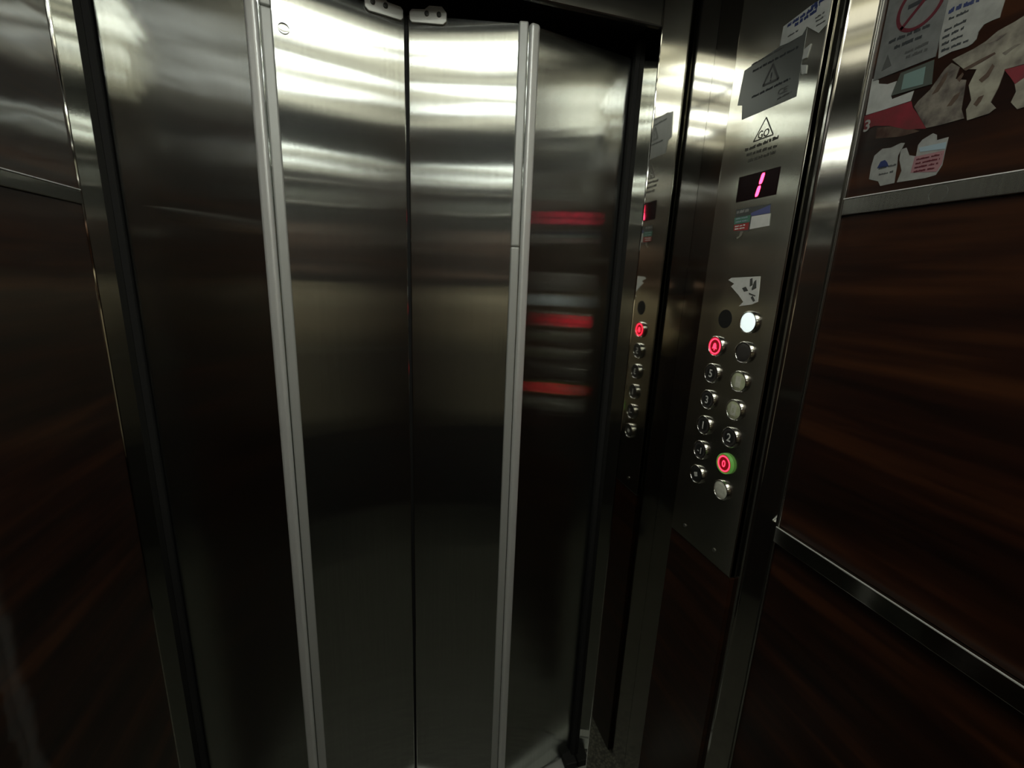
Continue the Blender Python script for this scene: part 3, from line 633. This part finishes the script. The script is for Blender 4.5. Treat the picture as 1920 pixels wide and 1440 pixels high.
# ================================================================== PERSON holding the phone (seen only as reflections)
def tube(path, radii, n=12, flat=1.0, cap=True):
    """tapering tube through the points of path (metres), rings turned with the path"""
    P = [Vector(p) for p in path]; vs, fs = [], []
    up = Vector((0,0,1))
    for i, p in enumerate(P):
        d = (P[min(i+1,len(P)-1)]-P[max(i-1,0)]).normalized()
        ref = Vector((0,1,0)) if abs(d.dot(up)) > 0.8 else up
        s = d.cross(ref).normalized(); t = s.cross(d).normalized()
        for k in range(n):
            a = 2*math.pi*k/n; vs.append(tuple((p + s*math.cos(a)*radii[i] + t*math.sin(a)*radii[i]*flat)/S))
    for i in range(len(P)-1):
        for k in range(n): j = (k+1)%n; fs.append((i*n+k,i*n+j,(i+1)*n+j,(i+1)*n+k))
    if cap: fs.append(tuple(range(n))); fs.append(tuple(range((len(P)-1)*n, len(P)*n)))
    return vs, fs
def rings(levels, n=20):
    """stack of ellipses (z, cx, cy, rx, ry) in metres"""
    vs, fs = [], []
    for z, cx, cy, rx, ry in levels:
        for k in range(n):
            a = 2*math.pi*k/n; vs.append(((cx+rx*math.cos(a))/S, (cy+ry*math.sin(a))/S, z/S))
    for i in range(len(levels)-1):
        for k in range(n): j = (k+1)%n; fs.append((i*n+k,i*n+j,(i+1)*n+j,(i+1)*n+k))
    fs.append(tuple(range(n))); fs.append(tuple(range((len(levels)-1)*n, len(levels)*n)))
    return vs, fs
PX, PY = 0.05, -0.44
per = empty('person', (PX/S, PY/S, 0.0))
tag(per, 'person in beige coat and black trousers holding a phone, seen as a reflection', 'person')
head = [(1.43,PX,PY,0.055,0.06),(1.50,PX,PY+0.005,0.053,0.058),(1.525,PX,PY+0.03,0.045,0.070),(1.545,PX,PY+0.030,0.062,0.085),(1.59,PX,PY+0.022,0.072,0.094),
        (1.64,PX,PY+0.018,0.076,0.098),(1.69,PX,PY+0.010,0.074,0.094),(1.73,PX,PY+0.004,0.056,0.070),(1.75,PX,PY,0.022,0.030)]
nose = tube([(PX,PY+0.108,1.655),(PX,PY+0.122,1.625),(PX,PY+0.128,1.612),(PX,PY+0.110,1.604)], [0.007,0.011,0.014,0.010], 8)
ears = [tube([(PX+s*0.074,PY+0.01,1.60),(PX+s*0.080,PY+0.004,1.63),(PX+s*0.077,PY+0.008,1.655)], [0.008,0.016,0.010], 8, 0.5) for s in (-1,1)]
bits = [rings(head), nose]+ears
bits.append(rings([(0.86,PX,PY,0.14,0.10),(1.05,PX,PY,0.13,0.09),(1.25,PX,PY,0.16,0.10),(1.38,PX,PY,0.16,0.09),(1.45,PX,PY,0.06,0.06)], 14))
for s in (-1, 1):
    bits.append(tube([(PX+s*0.13,PY,1.37),(PX+s*0.200,PY+0.02,1.31),(PX+s*0.232,PY+0.05,1.20),(PX*0.6+s*0.225,PY+0.09,1.145),(s*0.185,-0.24,1.24),(s*0.126,-0.135,1.402),(s*0.120,-0.10,1.43)], [0.045,0.045,0.040,0.036,0.034,0.026,0.024], 12))
for s in (-1, 1):                                # hands on the short sides of the phone
    hx = s*0.106
    bits.append(tube([(s*0.126,-0.135,1.402),(s*0.118,-0.085,1.445),(hx+s*0.006,-0.060,1.480),(hx,-0.048,1.510)], [0.026,0.030,0.036,0.030], 12, 0.55))
    for k in range(4):
        z = 1.465+0.018*k; l = (0.050,0.058,0.060,0.052)[k]
        bits.append(tube([(hx,-0.055,z),(hx-s*l*0.45,-0.074,z+0.004),(hx-s*l,-0.052,z+0.004)], [0.0095,0.0088,0.0072], 8))
    bits.append(tube([(hx+s*0.004,-0.045,1.470),(hx-s*0.014,-0.018,1.490),(hx-s*0.034,-0.020,1.505)], [0.0115,0.0100,0.0080], 8))
v, f = joinvf(bits); mk('body', v, f, 'skin', per, smooth=True)
hr = [(1.56,PX,PY-0.045,0.070,0.060),(1.62,PX,PY-0.028,0.083,0.078),(1.68,PX,PY-0.010,0.084,0.092),(1.725,PX,PY+0.004,0.070,0.086),(1.76,PX,PY,0.034,0.044),(1.768,PX,PY,0.010,0.012)]
v, f = rings(hr); mk('hair', v, f, 'hair', per, smooth=True)
for s in (-1, 1):
    v, f = tube([(PX+s*0.030,PY+0.108,1.650),(PX+s*0.030,PY+0.114,1.650)], [0.010,0.006], 10); mk('eye', v, f, 'hair', per)
v, f = tube([(PX-0.022,PY+0.106,1.578),(PX,PY+0.114,1.576),(PX+0.022,PY+0.106,1.578)], [0.004,0.006,0.004], 8); mk('mouth', v, f, 'inkred', per)
coat = [(0.70,PX,PY,0.225,0.160),(0.80,PX,PY,0.215,0.150),(0.95,PX,PY,0.200,0.140),(1.08,PX,PY,0.185,0.128),(1.20,PX,PY,0.195,0.132),(1.30,PX,PY,0.205,0.130),(1.38,PX,PY,0.200,0.112),(1.44,PX,PY,0.130,0.085),(1.475,PX,PY,0.068,0.070)]
arms = [tube([(PX+s*0.165,PY,1.395),(PX+s*0.215,PY+0.02,1.32),(PX+s*0.235,PY+0.05,1.20),(PX*0.6+s*0.225,PY+0.09,1.14),(s*0.185,-0.24,1.24),(s*0.140,-0.155,1.375),(s*0.126,-0.135,1.402)],
             [0.062,0.062,0.055,0.050,0.047,0.040,0.036], 14) for s in (-1,1)]
v, f = joinvf([rings(coat)]+arms); ct = mk('coat', v, f, 'beige', per, smooth=True)
v, f = joinvf([tube([(PX+s*0.085,PY,0.92),(PX+s*0.095,PY+0.005,0.70),(PX+s*0.100,PY+0.015,0.47),(PX+s*0.105,PY,0.25),(PX+s*0.108,PY-0.005,0.075)], [0.100,0.092,0.068,0.062,0.058], 14) for s in (-1,1)])
mk('trousers', v, f, 'blackcloth', per, smooth=True)
for s in (-1, 1):
    v, f = tube([(PX+s*0.110,PY-0.075,0.045),(PX+s*0.112,PY,0.055),(PX+s*0.118,PY+0.10,0.042),(PX+s*0.122,PY+0.18,0.032)], [0.042,0.050,0.045,0.030], 12, 0.85)
    v = [(a,b,max(c,0.0006)) for a,b,c in v]; mk('shoe', v, f, 'blackcloth', per, smooth=True)
ph = empty('phone', (0.0, -0.035/S, 1.46/S)); tag(ph, 'black phone held upright in both hands by the reflected person', 'phone')
v, f = boxvf(-0.078,0.078,-0.040,-0.031,1.463,1.538); v = [(a/S,b/S,c/S) for a,b,c in v]
mk('phone_case', v, f, 'phone', ph, bevel=0.003)
